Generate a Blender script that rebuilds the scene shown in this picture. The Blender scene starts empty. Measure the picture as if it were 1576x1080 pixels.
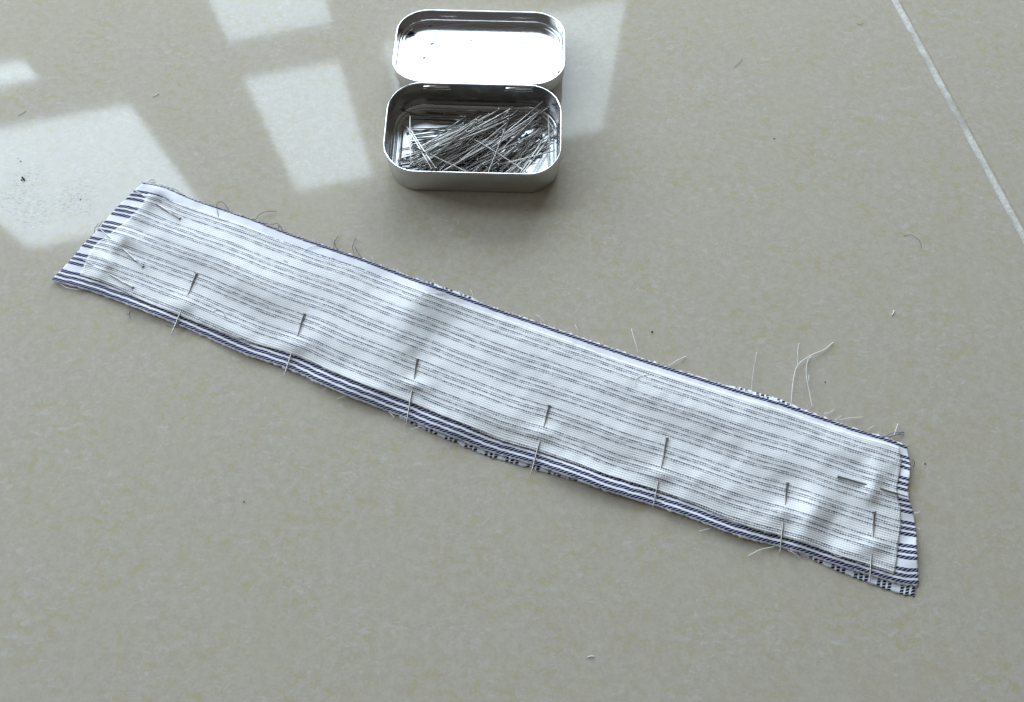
import bpy, bmesh, math, random
import numpy as np
from mathutils import Vector, Matrix, Quaternion

SC = bpy.context.scene
COL = SC.collection
random.seed(11)
RNG = np.random.default_rng(7)

# ------------------------------------------------------------------ camera
F_PX, PITCH, DIST = 1215.96, 1.216325, 0.40264          # focal length in pixels of a 1576 px wide frame, metres
cam_d = bpy.data.cameras.new('camera')
cam = bpy.data.objects.new('camera', cam_d)
COL.objects.link(cam)
cam.location = (0, -DIST * math.cos(PITCH), DIST * math.sin(PITCH))
cam.rotation_euler = (math.pi / 2 - PITCH, 0, 0)
cam_d.sensor_width = 36.0
cam_d.lens = F_PX / 1576 * 36.0
cam_d.clip_start, cam_d.clip_end = 0.01, 50
SC.camera = cam

# ------------------------------------------------------------------ room light, window panes and added fill lamps, exposure
SC.view_settings.view_transform = 'Standard'
SC.view_settings.look = 'None'
SC.view_settings.exposure = 0.31
SC.view_settings.gamma = 1.0
SC.render.filter_size = 1.1
SC.cycles.use_denoising = True
SC.cycles.sample_clamp_indirect = 3.0
world = bpy.data.worlds.new('World')
SC.world = world
world.use_nodes = True
bg = world.node_tree.nodes['Background']
bg.inputs['Color'].default_value = (1.0, 0.95, 0.86, 1)
bg.inputs['Strength'].default_value = 0.10

WIN_AZ = math.radians(13.5)                              # the window wall stands 1.3 m away, turned 13.5 degrees
WIN_N = Vector((-math.sin(WIN_AZ), math.cos(WIN_AZ), 0))
WIN_H = Vector((math.cos(WIN_AZ), math.sin(WIN_AZ), 0))


def pane_or_fill_lamp(s0, s1, z0, z1, radiance, colour=(0.745, 0.865, 1.0), n=WIN_N, h=WIN_H, dist=1.3):
    """A window pane or an added daylight fill as a rectangular lamp (s along the wall, z up, metres)."""
    ld = bpy.data.lights.new('pane_or_fill_lamp', 'AREA')
    ld.shape = 'RECTANGLE'
    ld.size, ld.size_y = s1 - s0, z1 - z0
    ld.energy = radiance * math.pi * (s1 - s0) * (z1 - z0)
    ld.color = colour
    o = bpy.data.objects.new('pane_or_fill_lamp', ld)
    COL.objects.link(o)
    p = n * dist + h * (s0 + s1) / 2 + Vector((0, 0, (z0 + z1) / 2))
    o.matrix_world = Matrix.Translation(p) @ Matrix((h, n.cross(h), n)).transposed().to_4x4()
    return o


UPPER = (0.690, 0.845, 1.0)                              # the upper panes look at clear sky
pane_or_fill_lamp(-1.195, -0.660, 1.242, 1.765, 6.1, UPPER)
pane_or_fill_lamp(-0.374, -0.135, 1.231, 1.750, 5.2, UPPER)
pane_or_fill_lamp(-0.015, 0.612, 1.203, 1.758, 3.9, UPPER)
pane_or_fill_lamp(-0.368, -0.125, 0.150, 1.101, 4.6, UPPER)
pane_or_fill_lamp(-0.960, -0.805, 1.045, 1.105, 6.4, UPPER)
pane_or_fill_lamp(-0.015, 0.612, 0.100, 0.960, 8.6)
pane_or_fill_lamp(0.680, 1.150, 0.100, 0.960, 10.0)  # added pane to the right, whitens the lid and lifts the right side
pane_or_fill_lamp(-1.195, -0.660, 0.200, 0.700, 11.0)  # added fill from the left, kept low to stay out of the floor reflections
pane_or_fill_lamp(-2.300, -1.380, 0.500, 1.765, 10.0)  # added fill beyond the left panes for more daylight, outside the view
pane_or_fill_lamp(-0.70, 0.20, 1.000, 2.000, 2.0, n=Vector((-1, 0, 0)), h=Vector((0, -1, 0)), dist=1.7)   # added fill from the left, no window known there

# ------------------------------------------------------------------ helpers
_fw = np.array([0, math.cos(PITCH), -math.sin(PITCH)])
_rt = np.array([1.0, 0, 0])
_up = np.cross(_rt, _fw)
_cc = np.array(cam.location)


def at(px, py, z=0.0):
    """World point at height z for a position measured in the 1576 x 1080 survey of the place (arrays allowed)."""
    px, py, z = np.broadcast_arrays(np.asarray(px, float), np.asarray(py, float), np.asarray(z, float))
    D = _fw * F_PX + _rt * (px[..., None] - 788) + _up * (540 - py[..., None])
    t = (z - _cc[2]) / D[..., 2]
    return _cc + D * t[..., None]


def link(name, mesh, mat=None, parent=None):
    o = bpy.data.objects.new(name, mesh)
    COL.objects.link(o)
    if mat is not None and not mesh.materials:
        mesh.materials.append(mat)
    if parent is not None:
        o.parent = parent
    return o


def tag(o, label=None, cat=None, group=None, kind=None):
    if label: o['label'] = label
    if cat: o['category'] = cat
    if group: o['group'] = group
    if kind: o['kind'] = kind
    return o


def empty(name, loc=(0, 0, 0), rz=0.0):
    o = bpy.data.objects.new(name, None)
    o.empty_display_size = 0.02
    COL.objects.link(o)
    o.location = loc
    o.rotation_euler = (0, 0, rz)
    return o


def mesh_from(name, verts, faces, smooth=True):
    me = bpy.data.meshes.new(name)
    me.from_pydata([tuple(map(float, v)) for v in verts], [], faces)
    me.update()
    if smooth:
        me.polygons.foreach_set('use_smooth', [True] * len(me.polygons))
    return me


def smooth_path(pts, n=5):
    """Catmull-Rom through 3-D points."""
    P = [np.array(p, float) for p in pts]
    if len(P) < 3:
        return [P[0] + (P[-1] - P[0]) * t for t in np.linspace(0, 1, n + 1)]
    P = [2 * P[0] - P[1]] + P + [2 * P[-1] - P[-2]]
    out = []
    for i in range(1, len(P) - 2):
        for t in np.linspace(0, 1, n, endpoint=False):
            a, b, c, d = P[i - 1], P[i], P[i + 1], P[i + 2]
            out.append(0.5 * (2 * b + (c - a) * t + (2 * a - 5 * b + 4 * c - d) * t * t + (3 * b - a - 3 * c + d) * t ** 3))
    out.append(P[-2])
    return out


def tube_data(path, radii, seg=6):
    verts, faces = [], []
    path = [np.array(p, float) for p in path]
    n = len(path)
    ref = np.array([0.13, 0.21, 0.97])
    for i, p in enumerate(path):
        t = path[min(i + 1, n - 1)] - path[max(i - 1, 0)]
        t = t / (np.linalg.norm(t) + 1e-12)
        a = np.cross(t, ref)
        if np.linalg.norm(a) < 1e-3: a = np.cross(t, np.array([1.0, 0, 0]))
        a /= np.linalg.norm(a)
        b = np.cross(t, a)
        r = radii[i] if hasattr(radii, '__len__') else radii
        for k in range(seg):
            w = 2 * math.pi * k / seg
            verts.append(p + (a * math.cos(w) + b * math.sin(w)) * r)
    for i in range(n - 1):
        for k in range(seg):
            k2 = (k + 1) % seg
            faces.append((i * seg + k, i * seg + k2, (i + 1) * seg + k2, (i + 1) * seg + k))
    faces.append(tuple(range(seg - 1, -1, -1)))
    faces.append(tuple((n - 1) * seg + k for k in range(seg)))
    return verts, faces


# ------------------------------------------------------------------ node helpers
class NT:
    def __init__(self, name):
        self.mat = bpy.data.materials.new(name)
        self.mat.use_nodes = True
        self.t = self.mat.node_tree
        self.bsdf = self.t.nodes['Principled BSDF']

    def _in(self, sock, v):
        if isinstance(v, bpy.types.NodeSocket):
            self.t.links.new(v, sock)
        elif v is not None:
            if isinstance(v, (tuple, list)) and sock.type == 'RGBA' and len(v) == 3:
                v = (*v, 1)
            sock.default_value = v

    def math(self, op, a, b=None, c=None, clamp=False):
        n = self.t.nodes.new('ShaderNodeMath')
        n.operation = op
        n.use_clamp = clamp
        for i, v in enumerate((a, b, c)):
            if v is not None: self._in(n.inputs[i], v)
        return n.outputs[0]

    def mix(self, fac, a, b):
        n = self.t.nodes.new('ShaderNodeMix')
        n.data_type = 'RGBA'
        self._in(n.inputs[0], fac)
        self._in(n.inputs[6], a)
        self._in(n.inputs[7], b)
        return n.outputs[2]

    def step(self, v, lo, hi):
        n = self.t.nodes.new('ShaderNodeMapRange')
        n.interpolation_type = 'SMOOTHSTEP'
        self._in(n.inputs[0], v)
        n.inputs[1].default_value, n.inputs[2].default_value = lo, hi
        n.inputs[3].default_value, n.inputs[4].default_value = 0, 1
        return n.outputs[0]

    def noise(self, vec, scale, detail=3, rough=0.5, dist=0.0):
        n = self.t.nodes.new('ShaderNodeTexNoise')
        if vec is not None: self.t.links.new(vec, n.inputs['Vector'])
        n.inputs['Scale'].default_value = scale
        n.inputs['Detail'].default_value = detail
        n.inputs['Roughness'].default_value = rough
        n.inputs['Distortion'].default_value = dist
        return n.outputs[0]

    def position(self):
        return self.t.nodes.new('ShaderNodeNewGeometry').outputs['Position']

    def coord(self, which='Object'):
        return self.t.nodes.new('ShaderNodeTexCoord').outputs[which]

    def mapping(self, vec, scale=(1, 1, 1), rot=(0, 0, 0), loc=(0, 0, 0)):
        n = self.t.nodes.new('ShaderNodeMapping')
        self.t.links.new(vec, n.inputs[0])
        n.inputs['Scale'].default_value = scale
        n.inputs['Rotation'].default_value = rot
        n.inputs['Location'].default_value = loc
        return n.outputs[0]

    def sep(self, vec):
        n = self.t.nodes.new('ShaderNodeSeparateXYZ')
        self.t.links.new(vec, n.inputs[0])
        return n.outputs

    def comb(self, x, y, z=0.0):
        n = self.t.nodes.new('ShaderNodeCombineXYZ')
        for i, v in enumerate((x, y, z)): self._in(n.inputs[i], v)
        return n.outputs[0]

    def dist(self, vec, p):
        n = self.t.nodes.new('ShaderNodeVectorMath')
        n.operation = 'DISTANCE'
        self.t.links.new(vec, n.inputs[0])
        n.inputs[1].default_value = p
        return n.outputs['Value']

    def bump(self, h, strength, distance):
        n = self.t.nodes.new('ShaderNodeBump')
        n.inputs['Strength'].default_value = strength
        n.inputs['Distance'].default_value = distance
        self.t.links.new(h, n.inputs['Height'])
        self.t.links.new(n.outputs[0], self.bsdf.inputs['Normal'])

    def set(self, **kw):
        names = {'color': 'Base Color', 'rough': 'Roughness', 'metal': 'Metallic', 'ior': 'IOR', 'spec': 'Specular IOR Level',
                 'sheen': 'Sheen Weight', 'aniso': 'Anisotropic'}
        for k, v in kw.items():
            self._in(self.bsdf.inputs[names[k]], v)
        return self.mat


# ------------------------------------------------------------------ materials
def mat_tile():
    m = NT('polished_porcelain')
    P = m.position()
    big = m.noise(P, 22, 3, 0.5)
    mid = m.noise(P, 230, 6, 0.68, 0.3)
    fine = m.noise(P, 750, 2, 0.6)
    grain = m.noise(P, 3000, 1, 0.5)
    Pw = m.mapping(P, scale=(1.0, 1.35, 1), rot=(0, 0, 0.5))
    yel = m.noise(Pw, 165, 6, 0.62, 0.5)
    yel2 = m.noise(m.mapping(P, loc=(3, 5, 0)), 34, 3, 0.5)
    Pf = m.mapping(P, scale=(1.0, 1.8, 1), rot=(0, 0, -0.35), loc=(9, 2, 0))
    fle = m.noise(Pf, 190, 6, 0.66, 0.6)
    fle2 = m.noise(m.mapping(P, loc=(13, 7, 0)), 40, 3, 0.5)
    c = m.mix(m.step(mid, 0.32, 0.68), (0.454, 0.410, 0.326), (0.514, 0.468, 0.386))
    c = m.mix(m.math('MULTIPLY', m.step(big, 0.38, 0.66), 0.30), c, (0.490, 0.448, 0.345))
    yf = m.math('MULTIPLY', m.step(yel, 0.51, 0.62), m.step(yel2, 0.36, 0.62))
    c = m.mix(m.math('MULTIPLY', yf, 0.66), c, (0.455, 0.395, 0.235))
    ff = m.math('MULTIPLY', m.step(fle, 0.53, 0.65), m.step(fle2, 0.38, 0.62))
    c = m.mix(m.math('MULTIPLY', ff, 0.62), c, (0.560, 0.545, 0.510))
    g = m.math('ADD', m.math('MULTIPLY', fine, 0.34), m.math('MULTIPLY', grain, 0.16))
    c = m.mix(m.math('SUBTRACT', g, 0.17, clamp=True), c, (0.24, 0.22, 0.17))
    # grimy scuffs where dirt was ground in near one corner of the tile
    scuff = m.noise(m.mapping(P, scale=(1, 3, 1), rot=(0, 0, 0.3)), 420, 4, 0.7, 1.0)
    sm = None
    for px, py, r in ((118, 306, 0.020), (52, 326, 0.018), (38, 282, 0.018), (20, 308, 0.016)):
        d = m.math('SUBTRACT', 1.0, m.step(m.dist(P, tuple(at(px, py))), r * 0.15, r))
        sm = d if sm is None else m.math('MAXIMUM', sm, d)
    sf = m.math('MULTIPLY', m.step(scuff, 0.50, 0.66), sm)
    c = m.mix(m.math('MULTIPLY', sf, 0.75), c, (0.10, 0.09, 0.09))
    smear = m.noise(P, 55, 4, 0.6, 0.8)
    rough = m.math('ADD', 0.034, m.math('MULTIPLY', smear, 0.05))
    m.bump(m.noise(P, 60, 2, 0.5), 0.02, 0.0001)
    return m.set(color=c, rough=rough, ior=1.5)


def mat_grout():
    m = NT('grout')
    P = m.position()
    n = m.noise(P, 700, 4, 0.75)
    dirt = m.noise(P, 45, 4, 0.6)
    c = m.mix(m.step(n, 0.3, 0.75), (0.55, 0.53, 0.47), (0.84, 0.82, 0.76))
    c = m.mix(m.math('MULTIPLY', m.step(dirt, 0.42, 0.66), 0.75), c, (0.40, 0.38, 0.32))
    m.bump(n, 0.8, 0.0004)
    return m.set(color=c, rough=0.85)


def stripes(m, uv, half, wob):
    """|distance to the nearest stripe| test: six groups of three woven stripes across the cloth, v is 0..1, x in mm."""
    x, v = m.sep(uv)[0], m.sep(uv)[1]
    v = m.math('ADD', v, wob)
    g = m.math('DIVIDE', m.math('SUBTRACT', v, 0.935), 0.16)
    w = m.math('MULTIPLY', m.math('SUBTRACT', g, m.math('ROUND', g)), 0.16)
    k = m.math('MINIMUM', m.math('MAXIMUM', m.math('ROUND', m.math('DIVIDE', w, 0.040)), -1.0), 1.0)
    l = m.math('SUBTRACT', w, m.math('MULTIPLY', k, 0.040))
    return x, l, m.math('SUBTRACT', 1.0, m.step(m.math('ABSOLUTE', l), half * 0.62, half))


def mat_striped():
    m = NT('striped_cotton')
    uv = m.coord('UV')
    wob = m.math('MULTIPLY', m.math('SUBTRACT', m.noise(m.mapping(uv, scale=(0.25, 6, 1)), 1.0, 3), 0.5), 0.012)
    xx, vv = m.sep(uv)[0], m.sep(uv)[1]
    off = m.math('MULTIPLY', m.math('SUBTRACT', 1.0, m.step(xx, 30, 170)), m.math('SUBTRACT', 1.0, m.step(vv, 0.03, 0.08)))
    wob = m.math('ADD', wob, m.math('MULTIPLY', off, 0.016))
    x, l, mask = stripes(m, uv, 0.0150, wob)
    # each stripe is a twisted cord of slanting navy stitches
    ph = m.math('ADD', m.math('MULTIPLY', x, 0.50), m.math('MULTIPLY', l, 44.0))
    ph = m.math('ADD', ph, m.math('MULTIPLY', m.noise(m.mapping(uv, scale=(0.3, 20, 1)), 1.0, 2), 0.5))
    fr = m.math('ABSOLUTE', m.math('SUBTRACT', m.math('FRACT', ph), 0.5))
    stitch = m.math('SUBTRACT', 1.0, m.step(fr, 0.33, 0.45))
    weave = m.noise(m.mapping(uv, scale=(3.2, 180, 1)), 1.0, 2, 0.6)
    white = m.mix(weave, (0.74, 0.74, 0.78), (0.86, 0.86, 0.89))
    navy = m.mix(weave, (0.006, 0.006, 0.030), (0.03, 0.03, 0.09))
    pale = m.mix(mask, white, (0.46, 0.47, 0.58))
    c = m.mix(m.math('MULTIPLY', mask, stitch), pale, navy)
    h = m.math('ADD', m.math('MULTIPLY', mask, m.math('ADD', m.math('MULTIPLY', stitch, 1.0), 0.4)), m.math('MULTIPLY', weave, 0.4))
    m.bump(h, 0.7, 0.00025)
    return m.set(color=c, rough=0.85, spec=0.2)


def mat_interfacing():
    m = NT('woven_interfacing')
    uv = m.coord('UV')
    wob = m.math('MULTIPLY', m.math('SUBTRACT', m.noise(m.mapping(uv, scale=(0.05, 5, 1)), 1.0, 5, 0.7), 0.5), 0.026)
    x, l, mask = stripes(m, uv, 0.0152, wob)
    v = m.sep(uv)[1]
    jit = m.noise(m.mapping(uv, scale=(0.35, 60, 1)), 1.0, 3, 0.6)
    drift = m.noise(m.mapping(uv, scale=(0.012, 1.5, 1), loc=(7, 1, 0)), 1.0, 2, 0.5)
    # rows and columns of the open weave; the gaps between rows let the cloth below show
    wu = m.math('ADD', 0.5, m.math('MULTIPLY', m.math('SINE', m.math('MULTIPLY', m.math('ADD', x, m.math('MULTIPLY', jit, 0.9)), 2 * math.pi / 1.22)), 0.5))
    vr = m.math('ADD', m.math('ADD', v, m.math('MULTIPLY', jit, 0.003)), m.math('MULTIPLY', drift, 0.05))
    wv = m.math('ADD', 0.5, m.math('MULTIPLY', m.math('SINE', m.math('MULTIPLY', vr, 2 * math.pi / 0.0152)), 0.5))
    slub = m.noise(m.mapping(uv, scale=(0.12, 140, 1)), 1.0, 3, 0.6)
    gap = m.math('SUBTRACT', 1.0, m.step(wv, 0.40, 0.90))
    dash = m.math('ADD', 0.50, m.math('MULTIPLY', m.step(wu, 0.08, 0.40), 0.50))
    patch = m.math('ADD', 0.42, m.math('MULTIPLY', m.step(m.noise(m.mapping(uv, scale=(0.26, 26, 1), loc=(4, 2, 0)), 1.0, 5, 0.75), 0.38, 0.56), 0.56))
    cloth = m.mix(slub, (0.79, 0.795, 0.785), (0.90, 0.90, 0.89))
    under = m.mix(mask, (0.52, 0.53, 0.54), (0.012, 0.015, 0.060))
    see = m.math('MULTIPLY', m.math('MULTIPLY', gap, dash), m.math('ADD', m.math('MULTIPLY', mask, m.math('SUBTRACT', patch, 0.26)), 0.26))
    c = m.mix(see, cloth, under)
    h = m.math('ADD', m.math('ADD', m.math('MULTIPLY', wu, 0.4), m.math('MULTIPLY', wv, 0.9)), m.math('MULTIPLY', slub, 0.5))
    m.bump(h, 0.5, 0.00025)
    return m.set(color=c, rough=0.9, spec=0.15)


def mat_lining():
    m = NT('cross_striped_cotton')
    uv = m.coord('UV')
    x, v = m.sep(uv)[0], m.sep(uv)[1]
    g = m.math('DIVIDE', x, 10.6)
    w = m.math('MULTIPLY', m.math('SUBTRACT', g, m.math('ROUND', g)), 10.6)
    k = m.math('MINIMUM', m.math('MAXIMUM', m.math('ROUND', m.math('DIVIDE', w, 2.45)), -1.0), 1.0)
    l = m.math('ABSOLUTE', m.math('SUBTRACT', w, m.math('MULTIPLY', k, 2.45)))
    mask = m.math('SUBTRACT', 1.0, m.step(l, 0.62, 0.95))
    fr = m.math('ABSOLUTE', m.math('SUBTRACT', m.math('FRACT', m.math('ADD', m.math('MULTIPLY', v, 46.0), m.math('MULTIPLY', w, 0.25))), 0.5))
    stitch = m.math('SUBTRACT', 1.0, m.step(fr, 0.34, 0.46))
    c = m.mix(m.math('MULTIPLY', mask, stitch), (0.74, 0.76, 0.81), (0.010, 0.012, 0.035))
    return m.set(color=c, rough=0.85, spec=0.2)


def mat_tin(inner=False, spots=()):
    m = NT('tinplate_inside' if inner else 'tinplate')
    O = m.coord('Object')
    n = m.noise(m.mapping(O, scale=(60, 900, 900)), 1.0, 3, 0.6)
    cl = m.noise(O, 120, 4, 0.6)
    c = m.mix(cl, (0.58, 0.58, 0.575), (0.70, 0.70, 0.70))
    r = m.math('ADD', 0.17 if inner else 0.26, m.math('MULTIPLY', n, 0.10))
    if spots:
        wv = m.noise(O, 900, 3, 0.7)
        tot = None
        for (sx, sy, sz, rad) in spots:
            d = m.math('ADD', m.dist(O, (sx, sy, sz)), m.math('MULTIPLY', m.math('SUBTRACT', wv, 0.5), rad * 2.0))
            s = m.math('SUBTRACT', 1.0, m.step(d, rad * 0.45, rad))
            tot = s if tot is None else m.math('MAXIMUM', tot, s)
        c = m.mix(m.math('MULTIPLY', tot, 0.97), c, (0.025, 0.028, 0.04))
    m.bump(m.noise(O, 45, 2, 0.5), 0.35 if inner else 0.15, 0.0006)
    return m.set(color=c, rough=r, metal=1.0)


def mat_plain(name, color, rough, metal=0.0, var=0.15, scale=700):
    m = NT(name)
    n = m.noise(m.coord('Object'), scale, 3, 0.6)
    c = m.mix(n, tuple(max(0, k * (1 - var)) for k in color), tuple(min(1, k * (1 + var)) for k in color))
    return m.set(color=c, rough=rough, metal=metal)


M_TILE, M_GROUT = mat_tile(), mat_grout()
M_STRIPED, M_FACING, M_LINING = mat_striped(), mat_interfacing(), mat_lining()
M_TIN, M_TIN_IN = mat_tin(), mat_tin(True)
M_RIM = mat_plain('polished_tin_rim', (0.80, 0.81, 0.82), 0.16, 1.0, 0.05)
M_SLOT = mat_plain('slot_shadow_metal', (0.20, 0.19, 0.18), 0.5, 1.0)
M_PIN = mat_plain('nickel_steel', (0.40, 0.385, 0.36), 0.36, 1.0, 0.12, 300)
M_NAVY = mat_plain('navy_thread', (0.035, 0.04, 0.085), 0.9)
M_WHITE = mat_plain('white_thread', (0.78, 0.78, 0.76), 0.9)
M_HAIR = mat_plain('dark_hair', (0.05, 0.045, 0.04), 0.5)
M_SPECK = mat_plain('dark_grit', (0.03, 0.03, 0.035), 0.8)

# ------------------------------------------------------------------ floor: large polished tiles with a pale grout joint
g0, g1 = at(1378.5, 0), at(1572.5, 356)
gdir = (g1 - g0)[:2]
gdir /= np.linalg.norm(gdir)                              # along the joint, towards the viewer
gnor = np.array([-gdir[1], gdir[0]])
if gnor[0] > 0: gnor = -gnor                              # away from the joint, to the big tile
GW, TS = 0.0044, 0.80
floor = empty('floor', (0, 0, 0))
tag(floor, kind='structure')
ang = math.atan2(-gnor[1], -gnor[0])                      # tile x axis points from big tile to the joint
tb = bmesh.new()
bmesh.ops.create_cube(tb, size=1.0, matrix=Matrix.Diagonal((TS, TS, 0.008, 1)))
bmesh.ops.bevel(tb, geom=[e for e in tb.edges], offset=0.0005, segments=2, affect='EDGES')
tile_me = bpy.data.meshes.new('tile')
tb.to_mesh(tile_me)
tb.free()
tile_me.polygons.foreach_set('use_smooth', [False] * len(tile_me.polygons))
for i in (-1, 0, 1):
    for j in (-1, 0, 1):
        c = g0[:2] + gnor * (TS / 2 + GW / 2 - i * (TS + GW)) + gdir * (0.22 + j * (TS + GW))
        t = link('tile', tile_me, M_TILE, floor)
        t.location = (c[0], c[1], -0.004)
        t.rotation_euler = (0, 0, ang)
cc = g0[:2] + gnor * (TS / 2) + gdir * 0.22
hw = 1.5 * (TS + GW) - 0.001
gv = [(a * hw, b * hw, z) for z in (-0.0062, -0.0009) for a, b in ((-1, -1), (1, -1), (1, 1), (-1, 1))]
gm = mesh_from('grout', gv, [(3, 2, 1, 0), (4, 5, 6, 7), (0, 1, 5, 4), (1, 2, 6, 5), (2, 3, 7, 6), (3, 0, 4, 7)], False)
g = link('grout', gm, M_GROUT, floor)
g.location = (cc[0], cc[1], 0)
g.rotation_euler = (0, 0, ang)

# ------------------------------------------------------------------ open hinged tin
TIN = (-0.02086, 0.12165)
TIN_RZ = math.radians(-1.64)
TW, TD, TH, TR = 0.0959, 0.0581, 0.0195, 0.0184


def ring(w, h, r, z, n=20):
    pts = []
    for cx, cy, a in ((w / 2 - r, h / 2 - r, 0), (-w / 2 + r, h / 2 - r, 90), (-w / 2 + r, -h / 2 + r, 180), (w / 2 - r, -h / 2 + r, 270)):
        for t in np.linspace(a, a + 90, n):
            pts.append((cx + r * math.cos(math.radians(t)), cy + r * math.sin(math.radians(t)), z))
    return pts


def shell(name, w, h, r, profile, cap_first=True, cap_last=True, close=False):
    """Rounded-rectangle shell swept through (inset, z) pairs."""
    verts, faces = [], []
    n = 80
    for ins, z in profile:
        verts += ring(w - 2 * ins, h - 2 * ins, max(r - ins, 0.001), z)
    m = len(profile)
    for i in range(m if close else m - 1):
        i2 = (i + 1) % m
        for k in range(n):
            k2 = (k + 1) % n
            faces.append((i * n + k, i * n + k2, i2 * n + k2, i2 * n + k))
    if cap_first and not close: faces.append(tuple(range(n - 1, -1, -1)))
    if cap_last and not close: faces.append(tuple((m - 1) * n + k for k in range(n)))
    me = mesh_from(name, verts, faces)
    bm = bmesh.new()
    bm.from_mesh(me)
    bmesh.ops.recalc_face_normals(bm, faces=bm.faces)
    bm.to_mesh(me)
    bm.free()
    return me


def rim_profile(ins, z, r, n=10):
    return [(ins + r * math.cos(2 * math.pi * k / n), z + r * math.sin(2 * math.pi * k / n)) for k in range(n)]


mm = 0.001
tin = empty('hinged_tin', (TIN[0], TIN[1], 0), TIN_RZ)
tag(tin, 'open silver metal hinged tin full of loose pins, standing on the tile floor', 'tin')
outer = [(3.2 * mm, 0.25 * mm), (2.2 * mm, 0.05 * mm), (1.4 * mm, 0.25 * mm), (0.75 * mm, 0.8 * mm), (0.5 * mm, 1.7 * mm), (0.45 * mm, 3 * mm), (0.42 * mm, TH - 0.6 * mm)]
inner = [(0.72 * mm, TH - 0.6 * mm), (0.75 * mm, 3.0 * mm), (0.95 * mm, 2.0 * mm), (1.5 * mm, 1.25 * mm), (2.4 * mm, 0.95 * mm), (3.1 * mm, 0.92 * mm),
         (3.35 * mm, 1.35 * mm), (3.75 * mm, 1.4 * mm), (4.1 * mm, 1.03 * mm), (4.3 * mm, 1.0 * mm), (4.8 * mm, 1.0 * mm), (7 * mm, 1.0 * mm)]
link('tin_body', shell('tin_body', TW, TD, TR, outer, True, False), M_TIN, tin)
tin_in = link('tin_inside', shell('tin_inside', TW, TD, TR, inner, False, True), M_TIN_IN, tin)
for v in tin_in.data.vertices:                            # the pressed bottom dips slightly towards the hinge
    if v.co.z < 2.5 * mm: v.co.z += -0.03 * v.co.y * (1 - v.co.z / (4 * mm))
link('rim', shell('tin_rim', TW, TD, TR, rim_profile(0.57 * mm, TH - 0.5 * mm, 0.46 * mm), close=True), M_RIM, tin)


def bar(x0, x1, y, z, ry, rz, n=12):
    """A rounded horizontal bar along x with an elliptical section."""
    verts, faces = [], []
    xs = [x0, x0 + 0.3 * mm, x1 - 0.3 * mm, x1]
    sc = [0.55, 1, 1, 0.55]
    for x, s in zip(xs, sc):
        for k in range(n):
            w = 2 * math.pi * k / n
            cw, sw = math.cos(w), math.sin(w)
            verts.append((x, y + ry * s * math.copysign(abs(cw) ** 0.35, cw), z + rz * s * math.copysign(abs(sw) ** 0.35, sw)))
    for i in range(3):
        for k in range(n):
            k2 = (k + 1) % n
            faces.append((i * n + k, (i + 1) * n + k, (i + 1) * n + k2, i * n + k2))
    faces.append(tuple(range(n)))
    faces.append(tuple(3 * n + k for k in range(n - 1, -1, -1)))
    return mesh_from('bar', verts, faces)


yb = TD / 2 - 0.75 * mm
for xa, xb in ((-29.0 * mm, -14.5 * mm), (16.5 * mm, 31.0 * mm)):
    h = link('hinge_tab', bar(xa, xb, yb - 0.75 * mm, TH - 1.9 * mm, 0.85 * mm, 0.75 * mm), M_RIM, tin)
    link('hinge_slot', bar(xa - 0.6 * mm, xb + 0.6 * mm, yb - 0.15 * mm, TH - 4.6 * mm, 0.5 * mm, 0.5 * mm), M_RIM, h)

# lid: folded right back, its far end lying on the floor, hinge end held up by the body
LW, LD_, LR, LH = 0.0982, 0.0600, 0.0190, 0.0085
lid_far = 0.0098
near_y, near_z = TD / 2 + 0.9 * mm, TH - 1.3 * mm
drop = near_z - lid_far
tilt = math.asin(drop / LD_)
lid_c = Vector((0.0006, near_y + LD_ / 2 * math.cos(tilt), (near_z + lid_far) / 2))
lo = [(3.5 * mm, -LH + 0.15 * mm), (1.6 * mm, -LH), (0.8 * mm, -LH + 0.5 * mm), (0.45 * mm, -LH + 1.4 * mm), (0.42 * mm, -0.5 * mm)]
li = [(0.70 * mm, -0.5 * mm), (0.72 * mm, -LH + 2.2 * mm), (1.0 * mm, -LH + 1.3 * mm), (1.8 * mm, -LH + 0.75 * mm), (2.5 * mm, -LH + 0.62 * mm),
      (2.75 * mm, -LH + 0.95 * mm), (3.1 * mm, -LH + 0.98 * mm), (3.5 * mm, -LH + 0.73 * mm), (3.7 * mm, -LH + 0.70 * mm), (4.2 * mm, -LH + 0.70 * mm), (7 * mm, -LH + 0.70 * mm)]


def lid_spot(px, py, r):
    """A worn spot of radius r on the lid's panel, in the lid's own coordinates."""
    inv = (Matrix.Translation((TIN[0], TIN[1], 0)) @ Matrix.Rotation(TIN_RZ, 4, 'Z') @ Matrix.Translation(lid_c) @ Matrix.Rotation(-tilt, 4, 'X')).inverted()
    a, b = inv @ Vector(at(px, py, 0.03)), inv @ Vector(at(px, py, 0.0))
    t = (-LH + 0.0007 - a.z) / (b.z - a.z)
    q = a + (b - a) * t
    return (q.x, q.y, q.z, r)


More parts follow.
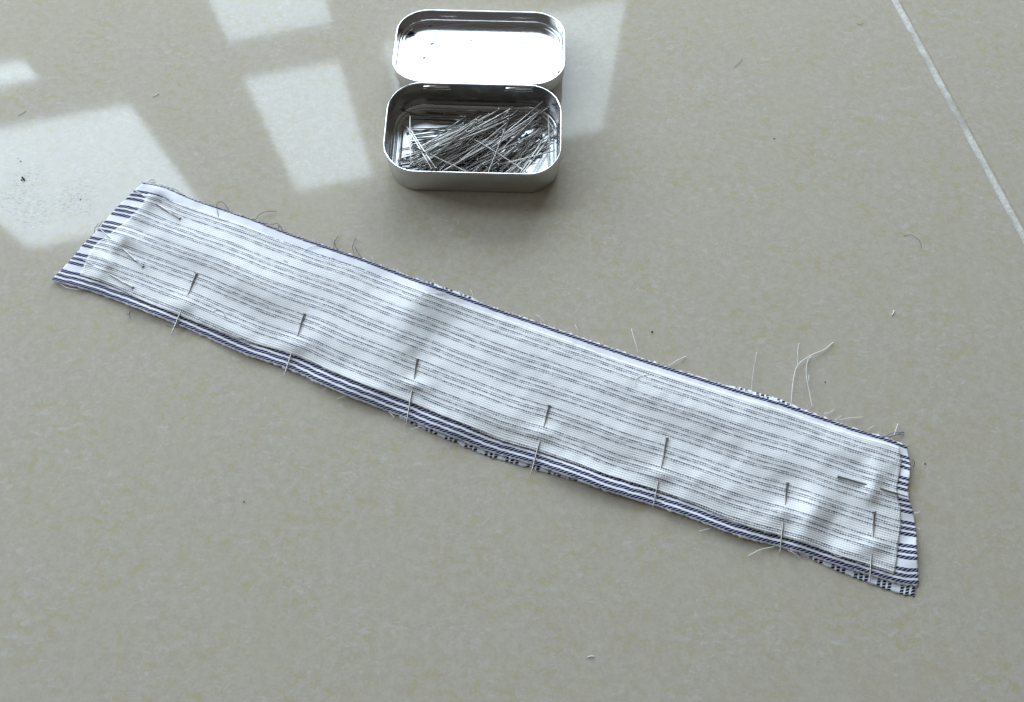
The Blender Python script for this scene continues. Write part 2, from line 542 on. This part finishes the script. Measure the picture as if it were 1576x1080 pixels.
M_LID_IN = mat_tin(True, [lid_spot(665, 67, 0.0022), lid_spot(653, 89, 0.0019), lid_spot(725, 62, 0.0013), lid_spot(633, 53, 0.0040), lid_spot(861, 112, 0.0021),
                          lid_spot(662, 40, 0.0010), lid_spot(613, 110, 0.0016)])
M_LID_IN.name = 'lid_inside'
lid = link('lid', shell('lid', LW, LD_, LR, lo, True, False), M_TIN, tin)
lid.location = lid_c
lid.rotation_euler = (-tilt, 0, 0)
link('lid_inside', shell('lid_inside', LW, LD_, LR, li, False, True), M_LID_IN, lid)
link('lid_rim', shell('lid_rim', LW, LD_, LR, rim_profile(0.55 * mm, -0.42 * mm, 0.44 * mm), close=True), M_RIM, lid)
for xa, xb in ((-29 * mm, -15 * mm), (17 * mm, 31 * mm)):
    link('lid_wall_bar', bar(xa, xb, LD_ / 2 - 0.80 * mm, -4.2 * mm, 0.3 * mm, 0.35 * mm), M_TIN_IN, lid)  # two small raised bars on the far inner wall of the lid

# ------------------------------------------------------------------ pins
PIN_L, PIN_R = 0.0355, 0.00038


def pin_mesh(bend=0.0):
    L = PIN_L
    xs = [0, 0.00035, 0.00045, 0.010, 0.020, 0.029, 0.0335, 0.0352, L]
    rs = [0.00080, 0.00088, PIN_R, PIN_R, PIN_R, PIN_R * 0.97, PIN_R * 0.72, PIN_R * 0.28, PIN_R * 0.06]
    path = [(x, bend * math.sin(math.pi * x / L), 0) for x in xs]
    v, f = tube_data(path, rs, 8)
    me = mesh_from('pin', v, f)
    me.materials.append(M_PIN)
    return me


PIN_MESHES = [pin_mesh(0), pin_mesh(0.0003), pin_mesh(-0.0004)]


def place_pin(head, tip, label, group, me=None):
    head, tip = Vector(head), Vector(tip)
    o = link('dressmaking_pin', me or random.choice(PIN_MESHES))
    o.location = head
    d = (tip - head).normalized()
    o.rotation_mode = 'QUATERNION'
    o.rotation_quaternion = d.to_track_quat('X', 'Z')
    tag(o, label, 'pin', group)
    return o


# heap in the tin: drop pins one by one on a height map
CELL = 0.0006
NX, NY = int(TW / CELL) + 2, int(TD / CELL) + 2
HM = 1.30 * mm - 0.027 * (np.arange(NY) * CELL - TD / 2)[None, :] + np.zeros((NX, 1))
SS = np.linspace(0, 1, 60)


def inside(x, y, ins):
    w, h, r = TW / 2 - ins, TD / 2 - ins, TR - ins
    ax, ay = abs(x), abs(y)
    if ax > w or ay > h: return False
    if ax > w - r and ay > h - r: return (ax - w + r) ** 2 + (ay - h + r) ** 2 < r * r
    return True


def drop_pin(cx, cy, a, flip, label, group, lift=0.0):
    d = np.array([math.cos(a), math.sin(a)]) * (1 if not flip else -1)
    for _ in range(40):
        A = np.array([cx, cy]) - d * PIN_L / 2
        B = A + d * PIN_L
        if inside(*A, 1.9 * mm) and inside(*B, 1.3 * mm): break
        cx *= 0.985
        cy *= 0.975
    else:
        return None
    P = A[None] + (B - A)[None] * SS[:, None]
    ix = ((P[:, 0] + TW / 2) / CELL).astype(int)
    iy = ((P[:, 1] + TD / 2) / CELL).astype(int)
    h = HM[ix, iy]
    best = None
    for t in np.linspace(-0.16, 0.16, 17):
        line = (SS - 0.5) * PIN_L * t
        off = np.max(h - line)
        if best is None or off + abs(t) * 0.002 < best[0]: best = (off + abs(t) * 0.002, off, t)
    off, t = best[1], best[2]
    z = off + (SS - 0.5) * PIN_L * t
    HM[ix, iy] = np.maximum(h, z + PIN_R * 0.5)
    for dx, dy in ((1, 0), (0, 1)):
        jx, jy = np.clip(ix + dx, 0, NX - 1), np.clip(iy + dy, 0, NY - 1)
        HM[jx, jy] = np.maximum(HM[jx, jy], z + PIN_R * 0.2)
    z = z + PIN_R + lift
    R = Matrix.Rotation(TIN_RZ, 3, 'Z')
    wa = R @ Vector((A[0], A[1], z[0])) + Vector((TIN[0], TIN[1], 0))
    wb = R @ Vector((B[0], B[1], z[-1])) + Vector((TIN[0], TIN[1], 0))
    return place_pin(wa, wb, label, group)


G_TIN = 'loose pins heaped in the tin'
L_BACK = 'steel pin lying level along the back wall inside the tin'
L_FAN = 'steel pin lying at a shallow slope in the layer on the tin bottom'
L_HEAP = 'steel pin slanting steeply in the heap filling the tin'
n_back = n_fan = n_heap = 0
for i in range(22):
    if drop_pin(RNG.uniform(-24, 22) * mm, RNG.uniform(16.5, 24.0) * mm, math.radians(RNG.normal(1.0, 3.0)), RNG.random() < 0.5, L_BACK, G_TIN): n_back += 1
for i in range(78):
    x = RNG.uniform(-26, 22)
    if drop_pin(x * mm, (RNG.uniform(-17, 14) + 0.10 * x) * mm, math.radians(RNG.normal(13, 6)), RNG.random() < 0.55, L_FAN, G_TIN): n_fan += 1
for i in range(150):
    x = RNG.uniform(-22, 33)
    y = RNG.uniform(-17, 9) + 0.22 * (x - 8)
    if drop_pin(x * mm, y * mm, math.radians(RNG.normal(37 + 0.25 * x, 6)), RNG.random() < 0.5, L_HEAP, G_TIN): n_heap += 1
singles = [
    (-30, -12, 118, 'steel pin leaning across the bare left end of the tin bottom', 0),
    (-28.5, -12.5, 120, 'steel pin crossing the bare left end, close beside its twin', 0),
    (-16, -19.5, 157, 'steel pin lying low against the front left corner of the tin', 1),
    (16, -15, 150, 'steel pin lying crosswise over the front of the slanted heap', 0),
    (14, -12, 72, 'nearly upright looking pin crossing over the front middle of the heap', 1),
    (32, -11, 64, 'steel pin beside the right front corner inside the tin', 1),
    (33.5, -12, 62, 'outer of two side by side pins near the right front corner inside the tin', 1),
    (41.5, -1, 93, 'steel pin lying along the right wall inside the tin', 0),
    (-42.6, -5, 90, 'steel pin lying along the left wall inside the tin', 1),
    (-34, -6, 96, 'steel pin lying front to back near the left end of the tin', 0),
    (33, -15, 24, 'steel pin whose end rises against the right front wall inside the tin', 0),
    (-12, -6, 40, 'single slanted pin lying over the shallow layer left of the heap', 1),
]
for x, y, a, lab, fl in singles:
    drop_pin(x * mm, y * mm, math.radians(a), bool(fl), lab, G_TIN)

# ------------------------------------------------------------------ pinned collar strip
TOP = [(218.7, 280.7), (240, 283.5), (262, 290), (280, 299), (305, 309), (337, 319.5), (392, 338), (430, 353), (460, 364), (514, 382.5), (558, 397), (600, 413), (625.5, 423),
       (682.6, 443.5), (734, 463), (781, 480), (800, 486), (854, 505), (929, 531), (1000, 555), (1055.5, 573), (1133, 598), (1211, 621.5), (1260, 639), (1317, 659), (1363.6, 673), (1398.6, 686.7)]
BOT = [(75, 431), (93.7, 436), (112, 440), (145.5, 450.5), (184.4, 464.5), (215.5, 476.5), (262, 495), (300, 511.5), (340, 529.5), (380, 547), (415.6, 558.5), (452, 571.5), (488, 589),
       (529.6, 607), (565, 621), (600, 635), (626, 644.6), (652, 656), (703.7, 676), (755.5, 697), (820, 715), (880, 735.5), (926, 754), (965, 766), (1003.7, 777), (1068, 799.5), (1120, 820),
       (1159, 832), (1205.5, 843.5), (1236.6, 852), (1275.5, 866), (1301, 874.5), (1345.5, 887.5), (1369, 895), (1392, 901), (1417, 901.5)]
LEF = [(218.7, 280.7), (200, 296), (184.4, 311.8), (171.5, 325), (156, 343), (144, 357), (128.7, 371.5), (115.7, 387), (102.8, 402.6), (88.5, 418), (75, 431)]
RIG = [(1398.6, 686.7), (1401, 701), (1404.6, 718), (1402.5, 736), (1400, 754), (1402, 769.6), (1407.7, 787.7), (1411.6, 806), (1414, 826.6), (1413.7, 844.8), (1415.5, 860), (1417, 901.5)]


def curve(pts):
    P = np.array(pts, float)
    W = at(P[:, 0], P[:, 1])
    s = np.concatenate([[0], np.cumsum(np.linalg.norm(np.diff(W, axis=0), axis=1))])
    s /= s[-1]
    def f(t):
        t = np.asarray(t, float)
        # smoothed piecewise curve
        acc = 0
        for o in (-0.006, 0, 0.006):
            q = np.clip(t + o, 0, 1)
            acc = acc + np.stack([np.interp(q, s, P[:, 0]), np.interp(q, s, P[:, 1])], -1)
        return acc / 3
    return f


cT, cB, cL, cR = curve(TOP), curve(BOT), curve(LEF), curve(RIG)
k00, k10, k01, k11 = [np.array(p) for p in (TOP[0], TOP[-1], BOT[0], BOT[-1])]


def coons(u, v, extra=0.0):
    u, v = np.broadcast_arrays(np.asarray(u, float), np.asarray(v, float))
    U, V = u[..., None], v[..., None]
    Vo = V - np.clip(V, 0, 1)
    eL, eR = cL(np.clip(v, 0, 1)) + Vo * (k01 - k00), cR(np.clip(v, 0, 1)) + Vo * (k11 - k10)
    return ((1 - V) * cT(u) + V * cB(u) + (1 - U) * eL + U * eR
            - ((1 - U) * (1 - V) * k00 + U * (1 - V) * k10 + (1 - U) * V * k01 + U * V * k11))


# pins through the cloth: head, where it dives, where it surfaces, point (survey positions)
CLOTH_PINS = [
    ((302.6, 420.5), (289.5, 452), (276.8, 482), (263, 516.6), 'pin through the lower edge of the collar strip, nearest the slanted end'),
    ((468.7, 482.4), (459.2, 516), (448.3, 544.5), (436.4, 581), 'second pin along the lower edge counted from the slanted end'),
    ((642.4, 551.5), (638.5, 582), (633, 602), (624.5, 658), 'third pin along the lower edge counted from the slanted end'),
    ((845.5, 623), (837.3, 654.5), (830, 679), (816.5, 732), 'middle pin of the seven along the lower edge of the strip'),
    ((1026.8, 673), (1018, 719.6), (1013, 742), (1004.5, 783), 'third pin along the lower edge counted from the square end'),
    ((1212, 742), (1209, 773.5), (1205, 806), (1199.7, 856), 'second pin along the lower edge counted from the square end'),
    ((1346, 787), (1344, 824), (1341, 856), (1338, 902.5), 'pin through the lower edge of the collar strip, nearest the square end'),
    ((1289, 732.5), (1332, 744.5), (1357, 752), (1401, 765.5), 'lengthwise pin through the square right end of the strip'),
    ((277, 336), (241.5, 314), (217, 301), (200, 288), 'uppermost of three pins through the slanted left end of the strip'),
    ((220.7, 410), (190, 384), (168.5, 367.5), (152.5, 351), 'middle of three pins through the slanted left end of the strip'),
    ((205, 442.5), (169.5, 423), (142.5, 408.5), (127.5, 399), 'lowest of three pins through the slanted left end of the strip'),
]

# folds and puffs: centre, direction (degrees, image sense), long and short spread in survey px, height in mm
PUFFS = [
    (655, 446, 118, 48, 25, 4.8), (604, 532, 112, 50, 36, 2.0), (705, 590, 35, 70, 34, 1.9), (545, 455, 25, 60, 30, 1.2),
    (372, 412, 25, 60, 30, 2.2), (420, 455, 20, 50, 24, 1.4), (300, 380, 30, 60, 22, 1.0), (238, 296, 28, 24, 11, 2.9), (190, 367, 28, 22, 11, 2.8), (163, 406, 25, 18, 10, 2.2), (214, 330, 30, 16, 9, 1.2), (480, 583, 22, 60, 10, 0.9), (900, 740, 20, 70, 11, 1.4), (1090, 806, 20, 60, 10, 1.0), (240, 487, 20, 40, 9, 0.9),
    (500, 520, 20, 45, 20, 1.6), (845, 560, 20, 80, 40, 1.7), (760, 640, 25, 55, 20, 1.5), (930, 655, 22, 60, 24, 1.7), (1085, 630, 18, 80, 26, 1.8), (1010, 610, 20, 60, 20, 0.8),
    (1110, 745, 20, 50, 26, 1.7), (1250, 788, 115, 32, 18, 3.3), (1283, 812, 100, 22, 12, -1.0), (1180, 700, 18, 60, 22, 1.3), (1345, 742, 100, 20, 13, 2.4), (1300, 690, 20, 45, 18, 1.2),
    (1160, 800, 20, 30, 14, 1.2), (560, 598, 22, 45, 14, 1.4), (690, 655, 22, 40, 14, 1.2), (930, 740, 22, 40, 14, 1.3), (350, 500, 25, 35, 14, 1.2), (1300, 850, 20, 40, 14, 1.2),
    (140, 440, 15, 30, 10, 0.8), (1405, 730, 90, 14, 8, 1.5), (1412, 850, 90, 20, 8, 0.8),
]


RIPPLES = []
for _ in range(14):
    wl, an = RNG.uniform(22, 70), RNG.uniform(0, math.pi)
    RIPPLES.append((2 * math.pi / wl * math.cos(an), 2 * math.pi / wl * math.sin(an), RNG.uniform(0, 6.28), wl * 0.0008))


def base_height(P):
    x, y = P[..., 0], P[..., 1]
    h = np.zeros_like(x)
    for cx, cy, a, sl, ss, H in PUFFS:
        ca, sa = math.cos(math.radians(a)), math.sin(math.radians(a))
        dx, dy = x - cx, y - cy
        l, s = dx * ca + dy * sa, -dx * sa + dy * ca
        h = h + 1.08 * H * np.exp(-0.5 * (l / sl) ** 2 - 0.5 * (s / ss) ** 2)
    h = h + 0.28 * np.sin(x / 31 + y / 47) * np.sin(y / 23 - x / 61) + 0.18 * np.sin(x / 13.0 - y / 19 + 1) * np.sin(x / 57 + 2) + 0.25
    for kx, ky, ph, am in RIPPLES:
        h = h + am * np.sin(kx * x + ky * y + ph)
    return np.maximum(h, 0.05) * 0.001


STACK = 0.00135                                           # top of the three layers above the floor when flat
PIN_CLEAR = 0.00042


def pin_frames():
    out = []
    for hd, e1, e2, tp, lab in CLOTH_PINS:
        hd, e1, e2, tp = map(np.array, (hd, e1, e2, tp))
        ax = tp - hd
        L = np.linalg.norm(ax)
        ax = ax / L
        s1, s2 = (e1 - hd) @ ax, (e2 - hd) @ ax
        h0, h1 = base_height(hd), base_height(tp)
        hm = base_height((e1 + e2) / 2)
        m0, m1 = 0.5 * h0 + 0.25 * hm, 0.5 * h1 + 0.25 * hm
        out.append((hd, ax, L, s1, s2, m0, m1, lab))
    return out


FRAMES = pin_frames()


def height(P):
    h = base_height(P)
    for hd, ax, L, s1, s2, m0, m1, _ in FRAMES:
        d = P - hd
        s = d @ ax
        p = d @ np.array([-ax[1], ax[0]])
        t = np.clip(s / L, -0.1, 1.1)
        over = np.maximum(np.maximum(-s, s - L), 0)
        w = np.exp(-0.5 * (p / 13.0) ** 2 - 0.5 * (over / 10.0) ** 2)
        h = h * (1 - w) + (m0 + (m1 - m0) * t) * w
        sc, te = (s1 + s2) / 2, (s2 - s1) / 2
        sg = te / 1.60
        h = h + 0.0017 * np.exp(-0.5 * ((s - sc) / sg) ** 2 - 0.5 * (p / 14.0) ** 2)
    return h


AX0, AX1 = at(147, 356)[:2], at(1408, 794)[:2]
AXD = (AX1 - AX0) / np.linalg.norm(AX1 - AX0)


def sheet(name, U, V, mat, parent, zoff, hscale=1.0, shift=None, thick=0.00022):
    """A cloth sheet over the collar's own (u, v) coordinates; UV.x is millimetres along the strip, UV.y is v."""
    P = coons(U, V)
    if shift is not None: P = P + shift
    Z = zoff + height(P) * hscale
    W = at(P[..., 0], P[..., 1], Z)
    nu, nv = U.shape
    idx = np.arange(nu * nv).reshape(nu, nv)
    faces = np.stack([idx[:-1, :-1], idx[:-1, 1:], idx[1:, 1:], idx[1:, :-1]], -1).reshape(-1, 4)
    me = mesh_from(name, W.reshape(-1, 3), faces.tolist())
    uvl = me.uv_layers.new(name='UVMap')
    flat = at(P[..., 0], P[..., 1])
    ux = ((flat[..., :2] - AX0) @ AXD * 1000).reshape(-1)
    uy = V.reshape(-1)
    li_ = np.zeros(len(me.loops), int)
    me.loops.foreach_get('vertex_index', li_)
    uvl.data.foreach_set('uv', np.stack([ux[li_], uy[li_]], -1).astype(np.float32).reshape(-1))
    o = link(name, me, mat, parent)
    so = o.modifiers.new('thickness', 'SOLIDIFY')
    so.thickness = thick
    so.offset = -1
    return o


cloth_root = empty('collar_strip', tuple(at(760, 590)))
COFF = -Vector(cloth_root.location)
tag(cloth_root, 'long white collar strip with navy stripes and woven interfacing pinned on top', 'fabric')

NU, NV = 460, 66
ug, vg = np.meshgrid(np.linspace(0, 1, NU), np.linspace(0, 1, NV), indexing='ij')
# frayed outline: a few tenths of a pixel of raggedness on the cut edges
fray = RNG.normal(0, 1, (NU, NV, 2))


def ragged(U, V, amp_u, amp_v):
    U, V = U.copy(), V.copy()
    U[0] += RNG.normal(0, amp_u, NV if U.shape[1] == NV else U.shape[1])
    U[-1] += RNG.normal(0, amp_u, U.shape[1])
    V[:, 0] += RNG.normal(0, amp_v, U.shape[0])
    V[:, -1] += RNG.normal(0, amp_v, U.shape[0])
    return U, V


u1, v1 = ragged(ug, vg, 0.0008, 0.0035)
striped = sheet('striped_cloth', u1, v1, M_STRIPED, cloth_root, 0.0009)

tx = np.array([0, 0.06, 0.13, 0.2, 0.29, 0.38, 0.48, 0.58, 0.64, 0.72, 0.83, 0.9, 0.95, 1.0])
vtop = np.interp(ug, tx, [0.10, 0.075, 0.075, 0.085, 0.09, 0.075, 0.062, 0.058, 0.072, 0.062, 0.052, 0.060, 0.05, 0.035])
bx = np.array([0, 0.05, 0.09, 0.15, 0.22, 0.27, 0.34, 0.42, 0.47, 0.52, 0.57, 0.62, 0.70, 0.78, 0.85, 0.91, 1.0])
vbot = np.interp(ug, bx, [0.90, 0.905, 0.93, 0.93, 0.915, 0.89, 0.885, 0.882, 0.882, 0.890, 0.905, 0.90, 0.892, 0.902, 0.925, 0.930, 0.945])
ul = 0.022 + 0.006 * np.sin(vg * 7)
ur = 1 - np.interp(vg, [0, 0.5, 1], [0.012, 0.015, 0.026])
ui, vi = ragged(ul + (ur - ul) * ug, vtop + (vbot - vtop) * vg, 0.0004, 0.0022)
interf = sheet('interfacing', ui, vi, M_FACING, cloth_root, STACK)

# lowest layer: a cross-striped cloth that peeps out along both long edges
lt = np.interp(ug, [0, 0.33, 0.385, 0.40, 0.44, 0.46, 0.49, 0.74, 0.78, 0.80, 0.84, 0.87, 0.90, 1], [0.03, 0.03, 0.0, -0.011, -0.014, -0.012, 0.02, 0.02, 0.0, -0.018, -0.022, -0.014, 0.02, 0.03])
lb = np.interp(ug, [0, 0.12, 0.40, 0.45, 0.49, 0.53, 0.58, 0.62, 0.66, 0.70, 0.80, 0.86, 0.90, 0.94, 0.97, 1], [0.97, 0.985, 0.985, 1.018, 1.028, 1.032, 1.032, 1.022, 1.0, 0.985, 0.99, 1.0, 1.025, 1.05, 1.065, 1.075])
u3, v3 = ragged(0.012 + 0.982 * ug, lt + (lb - lt) * vg, 0.0004, 0.003)
lining = sheet('lining_cloth', u3, v3, M_LINING, cloth_root, 0.00035, 0.25)
for o in (striped, interf, lining):
    o.location = COFF

G_CP = 'pins holding the collar strip'
for hd, ax, L, s1, s2, m0, m1, lab in FRAMES:
    z0, z1 = STACK + m0 + PIN_CLEAR, STACK + m1 + PIN_CLEAR
    tp = hd + ax * L
    A = at(hd[0], hd[1], z0)
    B = at(tp[0], tp[1], z1)
    o = place_pin(A, B, lab, G_CP, PIN_MESHES[0])
    k = np.linalg.norm(B - A) / PIN_L
    o.scale = (k, 1.0, 1.0)


# loose threads on the frayed edges (parts of the strip)
def thread(pts, mat, r, z0=0.0012, z1=0.0006, on_cloth=False):
    n = len(pts)
    W = []
    for i, (x, y) in enumerate(pts):
        if on_cloth:
            z = STACK + float(height(np.array([x, y]))) + 0.00006
        else:
            t = i / (n - 1)
            z = z0 + (z1 - z0) * t + 0.0008 * math.sin(math.pi * t)
        W.append(at(x, y, z))
    path = smooth_path(W, 6)
    v, f = tube_data(path, r, 5)
    o = link('thread', mesh_from('thread', v, f), mat, cloth_root)
    o.location = COFF
    return o


N_, W_ = M_NAVY, M_WHITE
R0 = 0.00013
for pts in ([(337.5, 338), (333.5, 316), (338.7, 310.5), (345, 313), (352.5, 323.5)],
            [(393, 338), (399.6, 330), (410, 325.6), (425.5, 324.8)],
            [(405, 343), (418, 345), (427, 344.5), (433, 353.5)], [(428, 352), (431, 347), (436, 356)],
            [(514, 384), (514.3, 374), (516.5, 369), (520.5, 362.8)], [(521, 385), (516, 378), (515, 369)],
            [(545, 390), (542.5, 381.5), (544, 374), (547.8, 366.5)], [(558, 398), (551, 389), (546.5, 380)],
            [(218, 280), (224.8, 283), (230.6, 278), (234, 276.6), (238.4, 277.5)],
            [(243, 283), (253, 286.5), (270, 291.5), (280.5, 299)], [(232, 281.5), (236, 280.2), (239, 282)],
            [(199.5, 477), (199.7, 484), (200.2, 491)], [(204, 477), (198, 483), (195, 484)],
            [(284, 502), (275, 503.5), (266, 503), (255.5, 500.5)],
            [(1358, 672.5), (1366, 669.5), (1376, 666), (1392, 665.5)], [(1361, 673), (1374, 670.5), (1383, 668), (1390, 664)], [(1366, 675), (1378, 669.5), (1391, 668)],
            [(152, 343), (146, 352), (145, 360)], [(158, 340), (153, 347), (150, 349)], [(1404, 706), (1407.5, 712), (1406, 719)]):
    thread(pts, N_, R0)
thread([(470, 385.5), (478, 381), (486, 379), (503.7, 377.8)], N_, 0.0001, on_cloth=True)
thread([(328, 480), (335, 477.6), (344, 481.6), (347.8, 489.4)], N_, 0.0001, on_cloth=True)
thread([(437, 400), (440, 402.5), (443, 403.5)], N_, 0.00012, on_cloth=True)
for pts, r in (([(982.4, 543), (979, 531), (974.5, 517), (972, 506)], 0.00016), ([(890.5, 513), (888, 505), (885, 499.4)], 0.00013), ([(838.5, 496), (832, 489), (825.5, 484)], 0.00013),
               ([(1030, 563), (1042, 554.5), (1055.5, 548.5)], 0.00018), ([(1156.6, 603), (1157.5, 586), (1160.5, 564), (1164.4, 542)], 0.00009),
               ([(1217.6, 623), (1220, 592.6), (1226.6, 564), (1244.8, 548.5), (1268, 538), (1282.4, 526.5)], 0.00020), ([(1227, 562), (1228, 550), (1227.5, 541), (1229.5, 528)], 0.00011),
               ([(1251, 629), (1244.8, 600), (1241, 577), (1242, 559), (1247.4, 548.5)], 0.00018), ([(1243, 589), (1244.5, 583), (1244.8, 577)], 0.00012),
               ([(1268, 636), (1276, 635), (1284, 630)], 0.00014), ([(1292, 646), (1305, 643.5), (1329, 641.5)], 0.00014), ([(1375, 672), (1378.5, 662), (1382, 652)], 0.00015),
               ([(1334, 662), (1340, 658), (1345, 655.5)], 0.00012), ([(1285, 646), (1291, 642), (1295, 640)], 0.00012),
               ([(1192, 841), (1172, 845), (1163, 849), (1152, 855)], 0.00014), ([(1212, 846), (1222, 851), (1231.5, 859)], 0.00014), ([(536, 607), (527, 611), (519, 613.5)], 0.00014),
               ([(1407, 789.5), (1411, 789), (1415.5, 787.5)], 0.00013), ([(92, 436), (101.5, 441.8), (113, 444.5), (127, 445.5)], 0.00013), ([(651, 655), (641, 658), (632, 660)], 0.00012),
               ([(598, 634), (606, 641), (603, 645)], 0.00011), ([(728, 462), (727, 452), (724, 446)], 0.00010), ([(576, 402), (574, 398), (572, 396)], 0.00011), ([(670, 438), (668, 433), (665, 430)], 0.00010),
               ([(1095, 812), (1085, 815), (1076, 817)], 0.00010), ([(505, 594), (498, 600), (500, 604)], 0.00010), ([(1412, 812), (1416, 815), (1417, 818)], 0.00010)):
    thread(pts, W_, r)
thread([(978, 596), (977.5, 588), (981, 581.5), (991, 577.5), (1001, 575.7)], W_, 0.00017, on_cloth=True)
thread([(638.5, 462), (651.5, 454), (668, 450.5), (685, 449)], W_, 0.00013, on_cloth=True)
thread([(1283, 852), (1288, 856), (1296, 857)], W_, 0.00012, on_cloth=True)

# frayed fuzz: dense short fibre ends along the cut edges, one part
fv, ff_ = [], []
for f_, sgn, lo_, hi_, n in ((cT, -1, 0, 1, 150), (cB, 1, 0, 1, 150)):
    for t in RNG.uniform(lo_, hi_, n):
        p = f_(np.array([t]))[0]
        q = p + np.array([RNG.normal(0, 3.0), sgn * RNG.uniform(1.0, 4.5)])
        z = STACK * 0.55 + float(height(p)) * 0.9
        a, b = at(p[0], p[1] - sgn * 1.5, z), at(q[0], q[1], max(z - 0.0004, 0.0002))
        v, f = tube_data([a, (a + b) / 2 + RNG.normal(0, 0.0002, 3), b], RNG.uniform(0.00004, 0.00008), 3)
        o_ = len(fv)
        fv += v
        ff_ += [tuple(k + o_ for k in x) for x in f]
fz = link('frayed_fibres', mesh_from('frayed_fibres', fv, ff_), M_WHITE, cloth_root)
fz.location = COFF
fz['kind'] = 'stuff'

# ------------------------------------------------------------------ dust, hairs and lint on the tiles


def strand(name, pts, mat, r, label, cat, group=None):
    W = [at(x, y, r + 0.00003 + 0.0002 * math.sin(math.pi * i / (len(pts) - 1))) for i, (x, y) in enumerate(pts)]
    path = smooth_path(W, 6)
    c = path[len(path) // 2]
    v, f = tube_data([p - c for p in path], r, 5)
    o = link(name, mesh_from(name, v, f), mat)
    o.location = c
    return tag(o, label, cat, group)


strand('hair', [(1129.6, 103.7), (1137, 97), (1140.5, 93), (1142, 88)], M_HAIR, 0.000065, 'short dark hair lying on the tile between the tin and the grout joint', 'hair')
strand('hair', [(1390.7, 363), (1398, 360.8), (1405, 362), (1413, 368), (1417.3, 375), (1417.8, 381.5)], M_HAIR, 0.000065, 'curled dark hair on the tile below the end of the grout joint', 'hair')
strand('hair', [(1319, 36), (1324, 37.6), (1328.5, 35.6)], M_HAIR, 0.000065, 'tiny curved hair on the tile close beside the top of the grout joint', 'hair')
strand('hair', [(28.5, 177), (34, 174.5), (40, 170.6)], M_HAIR, 0.00009, 'short dark hair on the tile above the large bright window reflection', 'hair')
strand('lint', [(1372.5, 485), (1375, 481.5), (1376, 477.5)], M_WHITE, 0.00022, 'short white lint lying on the tile above the square end of the strip', 'lint')
strand('lint', [(904, 1011.5), (910, 1009.5), (915, 1010.5)], M_WHITE, 0.00016, 'white lint scrap alone on the bare tile below the strip', 'lint')
strand('lint', [(236, 147.7), (239.5, 146.5), (243.6, 142.8)], M_WHITE, 0.00018, 'white lint scrap on the tile between two window reflections', 'lint')


def speck(px, py, sx, sy, a, label):
    bm = bmesh.new()
    bmesh.ops.create_icosphere(bm, subdivisions=2, radius=1.0)
    rs = random.Random(px)
    for v in bm.verts:
        v.co *= 1 + rs.uniform(-0.28, 0.28)
        v.co.x *= sx * mm
        v.co.y *= sy * mm
        v.co.z *= min(sx, sy) * 0.6 * mm
    me = bpy.data.meshes.new('grit_speck')
    bm.to_mesh(me)
    bm.free()
    o = link('grit_speck', me, M_SPECK)
    p = at(px, py)
    o.location = (p[0], p[1], min(sx, sy) * 0.45 * mm)
    o.rotation_euler = (0, 0, math.radians(a))
    return tag(o, label, 'grit', 'specks of grit on the tiles')


speck(36, 275, 1.8, 0.55, -52, 'longest dark grit flake on the large bright window reflection')
speck(33.5, 277, 0.9, 0.3, -50, 'small grit sliver touching the longest dark flake')
speck(32, 248, 0.45, 0.32, -40, 'larger of two dark dots above the longest dark flake')
speck(27.8, 243.8, 0.28, 0.25, 0, 'smaller of two dark dots above the longest dark flake')
speck(1003.5, 510.5, 0.55, 0.4, 20, 'dark grit speck just above the long edge of the strip, midway')
speck(1191.5, 213, 0.35, 0.32, 0, 'dark grit dot on bare tile between the tin and the grout joint')
speck(1270, 588, 0.32, 0.3, 0, 'dark grit dot beside the forked white thread')
speck(1423.5, 713.5, 0.5, 0.33, 80, 'dark grit speck just right of the square end of the strip')
speck(375.5, 772, 0.32, 0.3, 0, 'dark grit dot on bare tile below the left half of the strip')
speck(124, 307, 0.5, 0.25, 30, 'dark grit crumb between the longest flake and the strip corner')
print('pins in tin', n_back, n_fan, n_heap)
